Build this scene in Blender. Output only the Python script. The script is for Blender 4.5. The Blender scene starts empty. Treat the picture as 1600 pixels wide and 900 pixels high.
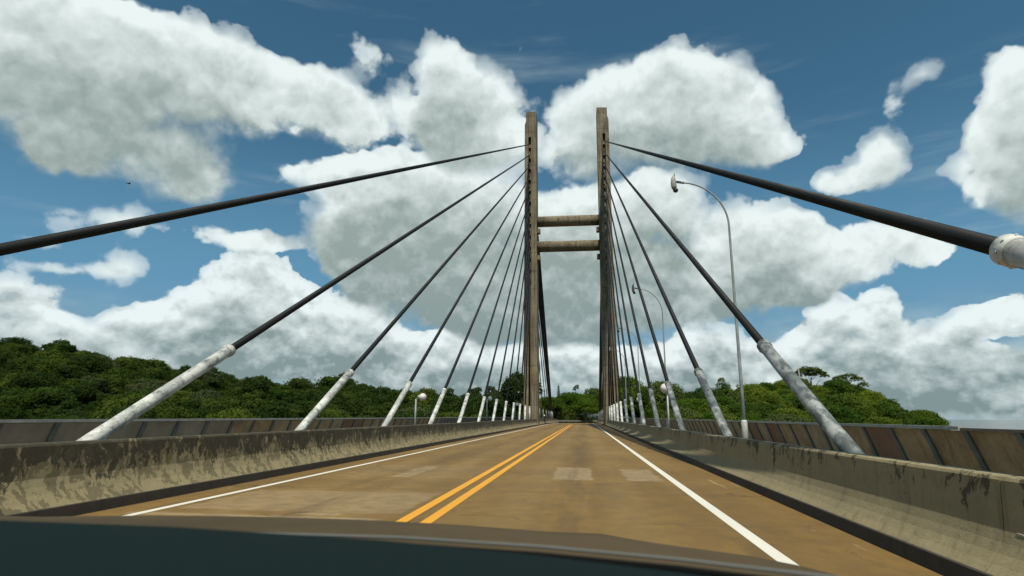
import bpy, bmesh, math, random
import numpy as np
from mathutils import Vector, Matrix
R = math.radians
random.seed(7)
rng = np.random.default_rng(7)
SC = bpy.context.scene
COL = SC.collection

# ------------------------------------------------------------------ camera
YAW, PITCH, ROLL, FPX = .1217, .2163, .0062, 911.0
CAMP = Vector((2.136, 0, 1.3))
def _basis():
    cy, sy, cp, sp = math.cos(YAW), math.sin(YAW), math.cos(PITCH), math.sin(PITCH)
    fw = Vector((-sy*cp, cy*cp, sp)); r = Vector((cy, sy, 0)); u = r.cross(fw)
    c, s = math.cos(ROLL), math.sin(ROLL)
    return c*r + s*u, c*u - s*r, fw
CR, CU, CF = _basis()
cam_d = bpy.data.cameras.new('camera'); cam = bpy.data.objects.new('camera', cam_d); COL.objects.link(cam)
cam.matrix_world = Matrix(((CR.x, CU.x, -CF.x, CAMP.x), (CR.y, CU.y, -CF.y, CAMP.y), (CR.z, CU.z, -CF.z, CAMP.z), (0, 0, 0, 1)))
cam_d.sensor_width = 36; cam_d.lens = 36*FPX/1600; cam_d.clip_start = .02; cam_d.clip_end = 20000
cam_d.dof.use_dof = True; cam_d.dof.focus_distance = 45; cam_d.dof.aperture_fstop = 7
SC.camera = cam
def view_dir(px, py):                        # direction in the world that the photograph shows at px, py
    return (CF + CR*((px-800)/FPX) - CU*((py-450)/FPX)).normalized()
def az_el(px, py):
    d = view_dir(px, py); return math.atan2(d.x, d.y), math.asin(d.z)

# ------------------------------------------------------------------ light
SUN_DIR = Vector((.075, -.46, .885)).normalized()     # towards the sun: high, behind the camera, a little right
sun_d = bpy.data.lights.new('sun', 'SUN'); sun = bpy.data.objects.new('sun', sun_d); COL.objects.link(sun)
sun_d.energy = 4.4; sun_d.angle = R(.5); sun_d.color = (1, .93, .80)
sun.rotation_euler = SUN_DIR.to_track_quat('Z', 'Y').to_euler()
SC.view_settings.view_transform = 'Standard'; SC.view_settings.look = 'None'
SC.view_settings.exposure = 0.0; SC.view_settings.gamma = 1; SC.view_settings.use_curve_mapping = False
SC.render.engine = 'CYCLES'
SC.cycles.use_adaptive_sampling = True; SC.cycles.adaptive_min_samples = 6; SC.cycles.adaptive_threshold = .015
SC.cycles.use_denoising = True
SC.cycles.max_bounces = 5; SC.cycles.diffuse_bounces = 2; SC.cycles.glossy_bounces = 2; SC.cycles.transmission_bounces = 2
SC.cycles.transparent_max_bounces = 6
SC.cycles.caustics_reflective = False; SC.cycles.caustics_refractive = False

# ------------------------------------------------------------------ node helper
class NT:
    def __init__(s, tree): s.t = tree; s.n = tree.nodes; s.l = tree.links
    def new(s, typ, **kw):
        n = s.n.new(typ)
        for k, v in kw.items(): setattr(n, k, v)
        return n
    def put(s, sock, v):
        if hasattr(v, 'is_output'): s.l.new(v, sock)
        elif v is not None: sock.default_value = v
    def math(s, op, a, b=None, c=None, clamp=False):
        n = s.new('ShaderNodeMath', operation=op); n.use_clamp = clamp
        s.put(n.inputs[0], a)
        if b is not None: s.put(n.inputs[1], b)
        if c is not None: s.put(n.inputs[2], c)
        return n.outputs[0]
    def vmath(s, op, a, b=None, out=0):
        n = s.new('ShaderNodeVectorMath', operation=op); s.put(n.inputs[0], a)
        if b is not None: s.put(n.inputs[3] if op == 'SCALE' else n.inputs[1], b)
        return n.outputs['Value'] if out else n.outputs[0]
    def comb(s, x, y, z):
        n = s.new('ShaderNodeCombineXYZ'); s.put(n.inputs[0], x); s.put(n.inputs[1], y); s.put(n.inputs[2], z); return n.outputs[0]
    def sep(s, v):
        n = s.new('ShaderNodeSeparateXYZ'); s.put(n.inputs[0], v); return n.outputs
    def noise(s, v, scale, detail=4, rough=.5, dist=0, color=False, kind='FBM'):
        n = s.new('ShaderNodeTexNoise'); n.noise_type = kind
        s.put(n.inputs['Vector'], v); n.inputs['Scale'].default_value = scale; n.inputs['Detail'].default_value = detail
        n.inputs['Roughness'].default_value = rough; n.inputs['Distortion'].default_value = dist
        return n.outputs['Color' if color else 'Fac']
    def voro(s, v, scale, feature='F1', **kw):
        n = s.new('ShaderNodeTexVoronoi', feature=feature); s.put(n.inputs['Vector'], v); n.inputs['Scale'].default_value = scale
        return n
    def rng(s, v, a, b, c=0, d=1, smooth=True):
        n = s.new('ShaderNodeMapRange'); n.interpolation_type = 'SMOOTHSTEP' if smooth else 'LINEAR'
        s.put(n.inputs[0], v)
        for i, q in enumerate((a, b, c, d)): s.put(n.inputs[i+1], q)
        return n.outputs[0]
    def mix(s, f, a, b, mode='MIX'):
        n = s.new('ShaderNodeMix', data_type='RGBA', blend_type=mode); n.clamp_factor = True
        s.put(n.inputs[0], f)
        for i, q in ((6, a), (7, b)):
            if isinstance(q, (tuple, list)) and len(q) == 3: q = (*q, 1)
            s.put(n.inputs[i], q)
        return n.outputs[2]
    def mapping(s, v, loc=(0, 0, 0), rot=(0, 0, 0), scale=(1, 1, 1), typ='POINT'):
        n = s.new('ShaderNodeMapping', vector_type=typ); s.put(n.inputs[0], v)
        n.inputs[1].default_value = loc; n.inputs[2].default_value = rot; n.inputs[3].default_value = scale
        return n.outputs[0]

# ------------------------------------------------------------------ world: Nishita sky and cumulus clouds
# each cloud lobe: where the photograph shows it (x, y, half width, half height, turn, weight); turned into azimuth / elevation below
LOBES = [
 # far, low cumulus
 [(30,490,72,56,1.0),(75,520,50,34,.7),(60,555,110,34,.6),
 (385,428,60,46,1),(432,452,48,34,.85),(330,470,60,44,.9),(300,505,70,40,.85),(390,495,75,48,.85),(470,490,70,46,.8),(230,500,58,24,.75),(200,520,70,30,.5),(170,560,110,30,.55),
 (300,555,160,34,.6),(430,560,140,32,.6),(540,520,80,40,.7),(600,560,120,40,.6),(560,480,60,30,.5),(700,570,150,36,.6),(690,520,80,36,.5),
 (870,575,70,36,.8),(960,560,60,36,.8),(1010,580,90,34,.8),(1120,560,55,42,.8),(1075,545,34,34,.6),(1160,590,70,34,.7),(1060,610,160,24,.6),
 (1335,495,56,42,1),(1375,478,26,22,.6),(1300,520,50,36,.8),(1385,545,64,36,.9),(1260,560,80,36,.75),(1250,600,130,30,.6),
 (1455,590,70,36,.85),(1420,610,90,28,.7),(1515,570,50,34,.8),(1590,590,60,36,.85),(1550,625,110,26,.7),(1590,478,56,32,.8),(1535,500,70,24,.75),(1490,518,60,16,.5)],
 # middle layer
 [(590,255,46,40,.9),(560,290,50,40,.8),(600,330,95,72,.95),(545,385,60,50,.9),(665,290,70,62,.85),(690,390,120,85,.9),(610,455,95,46,.85),(780,330,60,80,.85),(790,430,100,90,.85),(735,505,110,34,.6),
 (1030,312,60,48,1),(955,345,100,62,.95),(870,355,80,55,.8),(900,430,100,80,.85),(1180,370,72,60,1),(1235,400,60,44,.7),(1110,430,150,66,.95),(1265,440,90,42,.9),(960,470,130,60,.85),(890,515,110,36,.7),(1050,480,120,30,.6),
 (1440,392,105,44,.8),(1330,360,90,34,.58),(370,376,80,24,.66),(420,385,50,22,.5),(190,345,120,28,.52),(200,415,60,28,.5),(465,262,64,30,.6),(90,420,110,20,.42),(60,370,80,18,.36)],
 # near, high cumulus
 [(50,50,200,95,1),(190,75,150,78,1),(300,95,100,70,.95),(370,135,80,62,.9),(460,160,70,60,.95),(525,170,60,58,.9),(560,200,44,44,.7),(190,170,200,56,.8),(60,190,110,50,.55),
 (225,240,105,52,.66),(280,280,56,50,.62),(335,280,50,38,.56),(140,240,80,44,.5),(60,235,70,30,.42),
 (688,92,38,40,.95),(735,140,60,44,.9),(690,160,60,50,.8),(770,185,60,46,.8),(700,215,90,44,.8),(618,158,24,22,.45),(760,240,80,36,.6),
 (1085,118,58,50,1),(1010,130,70,50,1),(930,165,60,52,.85),(1060,170,120,60,.9),(1135,190,70,56,.9),(1195,230,62,36,.9),(915,225,80,70,.75),(1010,245,120,50,.7),
 (1575,120,56,46,.85),(1600,180,80,60,.85),(1535,205,40,26,.5),(1550,265,80,50,.9),(1610,310,90,46,.9),(1388,238,36,26,.62),(1350,268,70,36,.66),(1300,285,50,22,.5),(1310,285,40,16,.4),(1440,120,50,22,.44)],
]
def build_world():
    w = bpy.data.worlds.new('World'); SC.world = w; w.use_nodes = True
    w.cycles.sampling_method = 'MANUAL'; w.cycles.sample_map_resolution = 256
    W = NT(w.node_tree); W.n.clear()
    out = W.new('ShaderNodeOutputWorld'); bg = W.new('ShaderNodeBackground'); W.l.new(bg.outputs[0], out.inputs[0])
    sky = W.new('ShaderNodeTexSky', sky_type='NISHITA'); sky.sun_disc = False
    sky.sun_elevation = math.asin(SUN_DIR.z); sky.sun_rotation = math.atan2(SUN_DIR.x, SUN_DIR.y)
    sky.altitude = 0; sky.air_density = 1.0; sky.dust_density = .4; sky.ozone_density = 2.0
    d = W.new('ShaderNodeTexCoord').outputs['Generated']
    x, y, z = W.sep(d)
    az = W.math('ARCTAN2', x, y); el = W.math('ARCSINE', z)
    ae = W.comb(az, el, 0)
    warp = W.vmath('SCALE', W.vmath('SUBTRACT', W.noise(d, 13, 3, .55, color=True), (.5, .5, .5)), .06)
    # cumulus elsewhere in the sky, outside what the photograph shows
    free = W.rng(W.noise(d, 3.2, 3, .55), .50, .72, 0, .9)
    off_az = W.rng(W.math('ABSOLUTE', W.math('ADD', az, .12)), .80, 1.0)
    free = W.math('MULTIPLY', free, W.math('MAXIMUM', off_az, W.rng(el, .72, .9)))
    bank = W.math('MULTIPLY', W.rng(el, .17, .04, 0, .62), W.rng(W.noise(W.mapping(ae, scale=(1, 2.6, 1)), 6, 3, .5), .3, .6, .55, 1))
    extra = [bank, None, free]
    def lobes(L, vec):
        acc = None
        for k, (px, py, rx, ry, wt) in enumerate(L):
            if k and k % 6 == 0:             # keeps the shader compiler from holding every lobe at once
                vec = W.vmath('ADD', vec, W.math('MULTIPLY', acc, 1e-7))
            a0, e0 = az_el(px, py)
            a1, e1 = az_el(px+10, py); a2, e2 = az_el(px, py-10)
            sx = 1/(math.hypot(a1-a0, e1-e0)/10*rx*1.5); sy = 1/(math.hypot(a2-a0, e2-e0)/10*ry*1.5)
            m = W.new('ShaderNodeVectorMath', operation='MULTIPLY_ADD'); W.l.new(vec, m.inputs[0])
            m.inputs[1].default_value = (sx, sy, 0); m.inputs[2].default_value = (-a0*sx, -e0*sy, 0)
            t = W.new('ShaderNodeTexGradient', gradient_type='SPHERICAL'); W.l.new(m.outputs[0], t.inputs[0])
            acc = W.math('MULTIPLY', t.outputs['Fac'], wt) if acc is None else W.math('MULTIPLY_ADD', t.outputs['Fac'], wt, acc)
        return acc
    def detail(de):
        v = W.vmath('ADD', d, (0, 0, de)) if de else d
        n1 = W.noise(v, 8, 8, .53)
        vo = W.voro(W.vmath('ADD', v, W.vmath('SCALE', warp, .7)), 17)
        vo.inputs['Detail'].default_value = 3; vo.inputs['Roughness'].default_value = .55; vo.normalize = True
        q = W.math('MULTIPLY', W.math('SUBTRACT', n1, .5), 2.1)
        return W.math('MULTIPLY_ADD', W.math('SUBTRACT', .30, vo.outputs['Distance']), 1.3, q)
    def dvec(de):
        return W.vmath('ADD', W.vmath('ADD', ae, warp), (0, de, 0)) if de else W.vmath('ADD', ae, warp)
    n0, n1 = detail(0), detail(.016)
    n2 = W.math('MULTIPLY', W.math('SUBTRACT', W.noise(W.vmath('ADD', d, (0, 0, .05)), 8, 4, .58), .5), 2.1)
    v0, v1, v2 = dvec(0), dvec(.028), dvec(.095)
    f0 = W.noise(W.mapping(ae, scale=(1, 1.35, 1)), 13, 7, .56); f1 = W.noise(W.mapping(W.vmath('ADD', ae, (0, .014, 0)), scale=(1, 1.35, 1)), 13, 7, .56)
    fine = W.math('SUBTRACT', f0, f1)
    skyc = W.mix(1.0, sky.outputs[0], (.46, .79, .76), 'MULTIPLY')
    skyc = W.mix(W.rng(el, .50, .08, 0, .85), skyc, (1.35, 3.1, 4.9))
    skyc = W.mix(W.rng(el, .12, .0, 0, .7), skyc, (2.6, 4.1, 5.2))
    strat = W.math('MULTIPLY', W.rng(el, .20, .05, 0, 1), W.rng(W.noise(W.mapping(ae, scale=(1, 2.8, 1)), 5, 4, .55), .32, .58, .25, 1))
    skyc = W.mix(strat, skyc, W.mix(W.rng(W.noise(W.mapping(ae, scale=(1, 2.2, 1)), 9, 4, .55), .35, .68), (2.7, 3.7, 3.9), (5.6, 6.8, 6.8)))
    cir = W.math('MULTIPLY', W.rng(W.noise(W.mapping(ae, rot=(0, 0, -.15), scale=(.6, 4.5, 1)), 2.2, 5, .6), .52, .75), W.rng(el, .2, .45, .55, .28))
    col = W.mix(cir, skyc, (5.0, 6.2, 6.4))
    lowg = W.rng(el, 0.0, .35, .0, 1)
    prev = None
    for i, L in enumerate(LOBES):
        def S(vec, after=None):
            if after is not None: vec = W.vmath('ADD', vec, W.math('MULTIPLY', after, 1e-7))
            s = lobes(L, vec)
            if extra[i] is not None: s = W.math('ADD', s, extra[i])
            return W.math('MINIMUM', s, (.95, 1.1, 1.15)[i])
        s0 = S(v0, prev); s1 = S(v1, s0); s2 = S(v2, s1); prev = s2
        D0 = W.math('ADD', W.math('MULTIPLY_ADD', s0, 1.7, -.52), n0 if i else W.math('MULTIPLY_ADD', W.math('SUBTRACT', f0, .5), 1.2, n0))
        D1 = W.math('ADD', W.math('MULTIPLY_ADD', s1, 1.7, -.52), n1)
        D2 = W.math('ADD', W.math('MULTIPLY_ADD', s2, 1.7, -.52), n2)
        occ = W.math('ADD', W.math('MULTIPLY', W.math('MAXIMUM', D1, 0), (.55, .50, .40)[i]), W.math('MULTIPLY', W.math('MAXIMUM', D2, 0), (1.6, 1.45, 1.15)[i]))
        lit = W.math('EXPONENT', W.math('MULTIPLY', occ, -1.0))
        relief = W.math('MULTIPLY', W.math('SUBTRACT', n0, n1), .80)
        if i < 2: relief = W.math('MULTIPLY_ADD', fine, (2.0, .7)[i], relief)
        lit = W.math('ADD', lit, relief, clamp=True)
        soft = W.rng(W.noise(d, 5, 2, .5), .35, .65, .22, 1.05)
        edge = W.math('MULTIPLY', soft, W.rng(lit, .25, .9, 1.15, .26))   # crisp sunlit tops, feathered undersides
        alpha = W.math('MULTIPLY', W.rng(D0, -.06, edge), W.rng(s0, .20, (.62, .58, .62)[i], (.55, .35, .30)[i], 1))
        if i == 0: alpha = W.math('MULTIPLY', alpha, W.rng(el, -.01, .01, 0, 1))
        shade_c = W.mix(lowg, (2.2, 3.0, 3.1), (3.1, 3.85, 3.65))
        cloud = W.mix(lit, shade_c, (8.3, 9.2, 9.1) if i else (8.2, 9.1, 9.1))
        col = W.mix(alpha, col, cloud)
    col = W.mix(W.rng(z, -.03, -.001, 1, 0), col, (1.2, 1.7, 1.6))
    W.l.new(col, bg.inputs[0]); bg.inputs[1].default_value = .10
build_world()
#SKYONLY

# ------------------------------------------------------------------ materials
def mat(name, fn, **kw):
    m = bpy.data.materials.new(name); m.use_nodes = True
    T = NT(m.node_tree); T.n.clear()
    o = T.new('ShaderNodeOutputMaterial'); b = T.new('ShaderNodeBsdfPrincipled'); T.l.new(b.outputs[0], o.inputs[0])
    T.P = T.new('ShaderNodeTexCoord').outputs['Object']
    T.W = T.new('ShaderNodeNewGeometry').outputs['Position']
    T.oi = T.new('ShaderNodeObjectInfo')
    col, rough, bump = fn(T)
    T.put(b.inputs['Base Color'], (*col, 1) if isinstance(col, tuple) and len(col) == 3 else col)
    T.put(b.inputs['Roughness'], rough)
    for k, v in kw.items(): b.inputs[k].default_value = v
    if bump is not None:
        h, st, di = bump
        bn = T.new('ShaderNodeBump'); bn.inputs['Strength'].default_value = st; bn.inputs['Distance'].default_value = di
        T.put(bn.inputs['Height'], h); T.l.new(bn.outputs[0], b.inputs['Normal'])
    m['bsdf'] = b.name; m['out'] = o.name
    return m

# x0, x1, y0, y1, strength: repairs on the road, metres
PATCHES = [(1.43, 2.28, 12.85, 15.9, .75), (3.0, 3.72, 12.9, 15.7, .7), (-2.05, -1.65, 12.8, 15.6, .7), (-3.6, -.35, 8.1, 10.3, .5),
           (-3.5, -.3, 12.7, 16.0, .16), (-4.0, -.5, 7.55, 7.72, .8), (-1.75, -1.15, 7.85, 8.05, .8), (.4, 3.7, 22, 24.5, .12), (-3.6, 3.6, 33, 35.5, .12), (.3, 3.6, 46, 52, .14)]
def rect_mask(T, v, x0, x1, y0, y1, soft=.08):
    x, y, _ = T.sep(v)
    a = T.math('MULTIPLY', T.rng(x, x0-soft, x0+soft), T.rng(x, x1+soft, x1-soft))
    b = T.math('MULTIPLY', T.rng(y, y0-soft*2, y0+soft*2), T.rng(y, y1+soft*2, y1-soft*2))
    return T.math('MULTIPLY', a, b)
def f_asphalt(T):
    w = T.W
    big = T.noise(T.mapping(w, scale=(.55, .07, 1)), 1, 5, .55)
    fine = T.noise(w, 70, 4, .7)
    mid = T.noise(T.mapping(w, scale=(2.2, .5, 1)), 1, 6, .6)
    c = T.mix(T.rng(big, .3, .7), (.190, .110, .024), (.268, .160, .038))
    c = T.mix(T.rng(mid, .55, .75, 0, .75), c, (.115, .074, .022))
    x, y, z = T.sep(w)
    # wheel tracks polished a little lighter, oil strip in the lane middle darker
    tr = T.math('ABSOLUTE', T.math('SUBTRACT', T.math('ABSOLUTE', T.math('SUBTRACT', T.math('ABSOLUTE', x), 1.95)), .8))
    c = T.mix(T.rng(tr, .5, .1, 0, .34), c, (.31, .21, .072))
    # transverse bands left by laying and patching
    yb = T.noise(T.mapping(T.vmath('ADD', w, T.vmath('SCALE', T.noise(w, .8, 2, .5, color=True), .6)), scale=(.02, .32, 0)), 1, 3, .6)
    c = T.mix(T.rng(yb, .42, .62, 0, .40), c, (.145, .092, .026))
    wob = T.vmath('ADD', w, T.vmath('SCALE', T.vmath('SUBTRACT', T.noise(w, 2.5, 3, .6, color=True), (.5, .5, .5)), .28))
    pn = T.rng(T.noise(w, 6, 4, .65), .25, .6, .6, 1)
    for (x0, x1, y0, y1, st) in PATCHES:
        c = T.mix(T.math('MULTIPLY', T.math('MULTIPLY', rect_mask(T, wob, x0, x1, y0, y1, .04), pn), st), c, (.38, .285, .155))
    # pale edge dust and chips of old paint
    e = T.math('MULTIPLY', T.rng(T.noise(T.mapping(w, scale=(3, .35, 1)), 1, 5, .7), .62, .68), T.rng(T.math('ABSOLUTE', x), 3.6, 4.6, 0, .7))
    c = T.mix(e, c, (.45, .34, .19))
    oil = T.math('MULTIPLY', T.rng(T.math('ABSOLUTE', T.math('SUBTRACT', T.math('ABSOLUTE', x), 1.95)), .55, .1), T.rng(T.noise(T.mapping(w, scale=(1.2, .12, 1)), 1.5, 5, .65), .42, .62))
    c = T.mix(T.math('MULTIPLY', oil, .5), c, (.085, .056, .022))
    wv = T.vmath('ADD', w, T.vmath('SCALE', T.noise(w, 1.7, 4, .6, color=True), 1.1))
    cr = T.voro(wv, .33, 'DISTANCE_TO_EDGE').outputs['Distance']
    crm = T.math('MULTIPLY', T.rng(cr, .010, .003), T.rng(T.noise(w, .35, 3, .5), .46, .60))
    c = T.mix(T.math('MULTIPLY', crm, .75), c, (.05, .035, .018))
    jt = T.math('ABSOLUTE', T.math('SUBTRACT', T.math('FRACT', T.math('MULTIPLY', T.math('ADD', y, T.math('MULTIPLY', T.noise(w, 1.2, 2, .5), .12)), 1/7.2)), .5))
    c = T.mix(T.rng(jt, .0055, .002, 0, .55), c, (.06, .042, .02))
    sp = T.rng(T.noise(w, 9, 5, .75), .64, .68, 0, .55)
    c = T.mix(T.math('MULTIPLY', sp, T.rng(T.noise(w, .5, 2, .5), .5, .6)), c, (.36, .27, .13))
    mo = T.noise(w, 3.2, 7, .68)
    c = T.mix(T.rng(mo, .40, .62, .0, .30), c, (.10, .064, .024))
    v = T.voro(w, 260)
    c = T.mix(.35, c, T.mix(1, c, T.mix(T.rng(v.outputs['Distance'], 0, .7), (1.5, 1.5, 1.5), (.45, .45, .45)), 'MULTIPLY'))
    return c, T.rng(fine, .3, .7, .72, .92), (T.math('ADD', fine, T.math('MULTIPLY', v.outputs['Distance'], .6)), .5, .006)

def f_concrete(dark, light, mould, mcol, streak=.5, scale=1.0, hi=.9):
    def f(T):
        p = T.W
        x, y, z = T.sep(p)
        base = T.mix(T.noise(p, 1.3*scale, 6, .6), dark, light)
        base = T.mix(T.rng(T.noise(p, 14*scale, 5, .7), .35, .7, 0, .5), base, tuple(c*.62 for c in light))
        st = T.noise(T.mapping(p, scale=(3.2, 3.2, .28)), 1.6, 5, .65)
        base = T.mix(T.rng(st, .5, .72, 0, streak), base, tuple(c*.35 for c in dark))
        wv = T.vmath('ADD', p, T.vmath('SCALE', T.noise(p, 2.2, 3, .6, color=True), .5))
        m1 = T.math('ADD', T.math('MULTIPLY', T.noise(T.mapping(wv, scale=(1, 1, .5)), 2.2, 8, .66), .55), T.math('MULTIPLY', T.noise(T.mapping(wv, scale=(1.5, 1.5, .7)), 7.5, 6, .6), .45))
        hgt = T.rng(z, .15, hi, -.075, .11)                    # damp growth favours the top, where it has its own ragged shape
        m = T.rng(T.math('ADD', m1, hgt), .56-mould, .60-mould)
        m2 = T.rng(T.math('ADD', T.noise(T.mapping(wv, scale=(1, 1, .6)), 6, 7, .62), T.math('MULTIPLY', hgt, .30)), .53-mould*.9, .555-mould*.9)
        base = T.mix(T.math('MULTIPLY', m2, .78 if mould > 0 else .15), base, tuple(c*.5 for c in dark))
        base = T.mix(T.math('MULTIPLY', m, .85), base, mcol)
        f2 = T.noise(p, 55, 4, .7)
        return base, .9, (T.math('ADD', T.math('MULTIPLY', f2, .5), T.noise(p, 5, 6, .65)), .55, .02)
    return f
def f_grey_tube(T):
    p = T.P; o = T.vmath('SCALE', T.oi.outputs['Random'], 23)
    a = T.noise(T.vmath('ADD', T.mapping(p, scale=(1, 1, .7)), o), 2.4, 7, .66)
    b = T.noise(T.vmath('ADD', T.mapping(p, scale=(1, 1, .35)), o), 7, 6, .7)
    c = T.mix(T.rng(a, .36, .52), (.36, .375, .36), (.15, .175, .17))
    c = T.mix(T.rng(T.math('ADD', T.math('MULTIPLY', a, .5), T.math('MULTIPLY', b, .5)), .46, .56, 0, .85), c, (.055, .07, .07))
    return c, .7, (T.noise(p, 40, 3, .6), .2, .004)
def f_white_tube(T):
    p = T.P
    a = T.noise(T.vmath('ADD', T.mapping(p, scale=(1, 1, .8)), T.vmath('SCALE', T.oi.outputs['Random'], 40)), 2.6, 7, .68)
    c = T.mix(T.rng(a, .42, .56), (.66, .66, .60), (.38, .39, .36))
    c = T.mix(T.rng(T.noise(T.vmath('ADD', p, T.vmath('SCALE', T.oi.outputs['Random'], 17)), 5.5, 6, .7), .52, .66, 0, .85), c, (.085, .095, .09))
    return c, .6, (T.noise(p, 40, 3, .6), .2, .004)
def f_sheath(T):
    p = T.P
    n = T.noise(T.mapping(p, scale=(2, 2, .3)), 1.5, 5, .6)
    return T.mix(T.rng(n, .35, .7), (.004, .0055, .006), (.011, .014, .0135)), T.rng(n, .3, .7, .55, .75), None
def f_rust(T):
    p = T.W
    r = T.oi.outputs['Random']
    n = T.noise(T.vmath('ADD', p, T.vmath('SCALE', r, 9)), 1.9, 7, .66)
    n2 = T.noise(p, 22, 5, .7)
    c = T.mix(T.rng(n, .3, .7), (.27, .16, .07), (.46, .31, .155))
    g = T.mix(T.rng(n, .3, .7), (.30, .23, .13), (.44, .36, .22))
    c = T.mix(T.rng(r, .25, .80, .25, 1), c, g)
    c = T.mix(T.rng(r, .93, .95, 0, .7), c, (.20, .07, .038))
    c = T.mix(T.rng(n2, .55, .7, 0, .6), c, (.07, .045, .026))
    st = T.noise(T.mapping(p, scale=(3, 3, .3)), 2, 4, .65)
    c = T.mix(T.rng(st, .52, .7, 0, .5), c, (.09, .065, .038))
    return c, .85, (n2, .3, .006)
def f_greypanel(T):
    p = T.W; n = T.noise(p, 2.1, 7, .66); r = T.oi.outputs['Random']
    c = T.mix(T.rng(n, .3, .7), (.25, .21, .15), (.38, .33, .24))
    return T.mix(T.math('MULTIPLY', r, .4), c, (.20, .165, .115)), .85, (T.noise(p, 22, 5, .7), .3, .006)
def f_steel(a, b):
    def f(T):
        n = T.noise(T.W, 3.5, 6, .65); n2 = T.noise(T.W, 19, 5, .7)
        c = T.mix(T.rng(n, .35, .7), a, b)
        return T.mix(T.rng(n2, .6, .72, 0, .6), c, (.07, .045, .028)), .6, (n2, .2, .004)
    return f
def f_pylon(T):
    p = T.W; x, y, z = T.sep(p)
    n = T.noise(p, .55, 7, .62)
    c = T.mix(T.rng(n, .3, .7), (.155, .125, .075), (.27, .222, .138))
    lift = T.math('FRACT', T.math('MULTIPLY', z, 1/2.9))
    ring = T.math('ADD', T.rng(lift, .0, .035, 1, 0), T.rng(lift, .965, 1))
    c = T.mix(T.math('MULTIPLY', ring, .7), c, (.06, .05, .038))
    bandv = T.noise(T.comb(0, 0, T.math('FLOOR', T.math('MULTIPLY', z, 1/2.9))), 7.3, 0)
    c = T.mix(T.rng(bandv, .4, .65, 0, .30), c, (.19, .16, .11))
    st = T.noise(T.mapping(p, scale=(2.6, 2.6, .12)), 1.2, 6, .66)
    c = T.mix(T.rng(st, .46, .66, 0, .75), c, (.040, .035, .028))
    m = T.noise(T.mapping(p, scale=(1, 1, .4)), 1.9, 8, .7)
    c = T.mix(T.rng(m, .58, .66, 0, .7), c, (.035, .032, .026))
    c = T.mix(T.rng(T.noise(T.mapping(p, scale=(1, 1, .4)), 1.3, 6, .6), .60, .70, 0, .5), c, (.48, .42, .31))
    return c, .92, (T.noise(p, 6, 7, .7), .6, .05)
def f_paint(col, wear, wcol):
    def f(T):
        n = T.noise(T.W, 9, 6, .75); g = T.noise(T.W, 120, 3, .7); s = T.noise(T.mapping(T.W, scale=(1, .25, 1)), 1.2, 3, .6)
        m = T.rng(T.math('ADD', T.math('MULTIPLY', n, .6), T.math('MULTIPLY', s, .4)), wear, wear+.05)
        c = T.mix(T.rng(s, .3, .7, 0, .3), col, tuple(k*.78 for k in col))
        return T.mix(m, c, wcol), .7, (g, .3, .003)
    return f
def f_leaf(dark, light):
    def f(T):
        r = T.oi.outputs['Random']
        n = T.noise(T.P, .55, 3, .6)
        n2 = T.noise(T.W, .045, 2, .5)
        c = T.mix(T.rng(n, .3, .7), dark, light)
        c = T.mix(T.rng(T.math('FRACT', T.math('MULTIPLY', r, 7.3)), .0, 1, 0, .75, smooth=False), c, tuple(k*.8 for k in dark))
        c = T.mix(T.rng(T.math('FRACT', T.math('MULTIPLY', r, 13.7)), .90, .94, 0, .55), c, (.11, .125, .06))
        c = T.mix(T.rng(r, .62, .95, 0, .8), c, (light[0]*1.45, light[1]*1.18, light[2]*1.0))
        c = T.mix(T.rng(r, .30, .33, 0, .25), c, (.055, .080, .02))
        c = T.mix(T.rng(n2, .48, .68, 0, .35), c, (.02, .045, .013))
        return c, .75, None
    return f
def make_leaf(name, dark, light):
    m = mat(name, f_leaf(dark, light))
    t = NT(m.node_tree); b = m.node_tree.nodes[m['bsdf']]; o = m.node_tree.nodes[m['out']]
    b.inputs['Specular IOR Level'].default_value = .08
    tr = t.new('ShaderNodeBsdfTranslucent'); mx = t.new('ShaderNodeMixShader'); mx.inputs[0].default_value = .28
    t.l.new(b.inputs['Base Color'].links[0].from_socket, tr.inputs[0]); t.l.new(b.outputs[0], mx.inputs[1]); t.l.new(tr.outputs[0], mx.inputs[2]); t.l.new(mx.outputs[0], o.inputs[0])
    return m
def plain(name, col, rough=.7, **kw):
    return mat(name, lambda T: (T.mix(T.rng(T.noise(T.P, 6, 5, .6), .35, .7, 0, .4), col, tuple(k*.7 for k in col)), rough, None), **kw)

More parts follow.
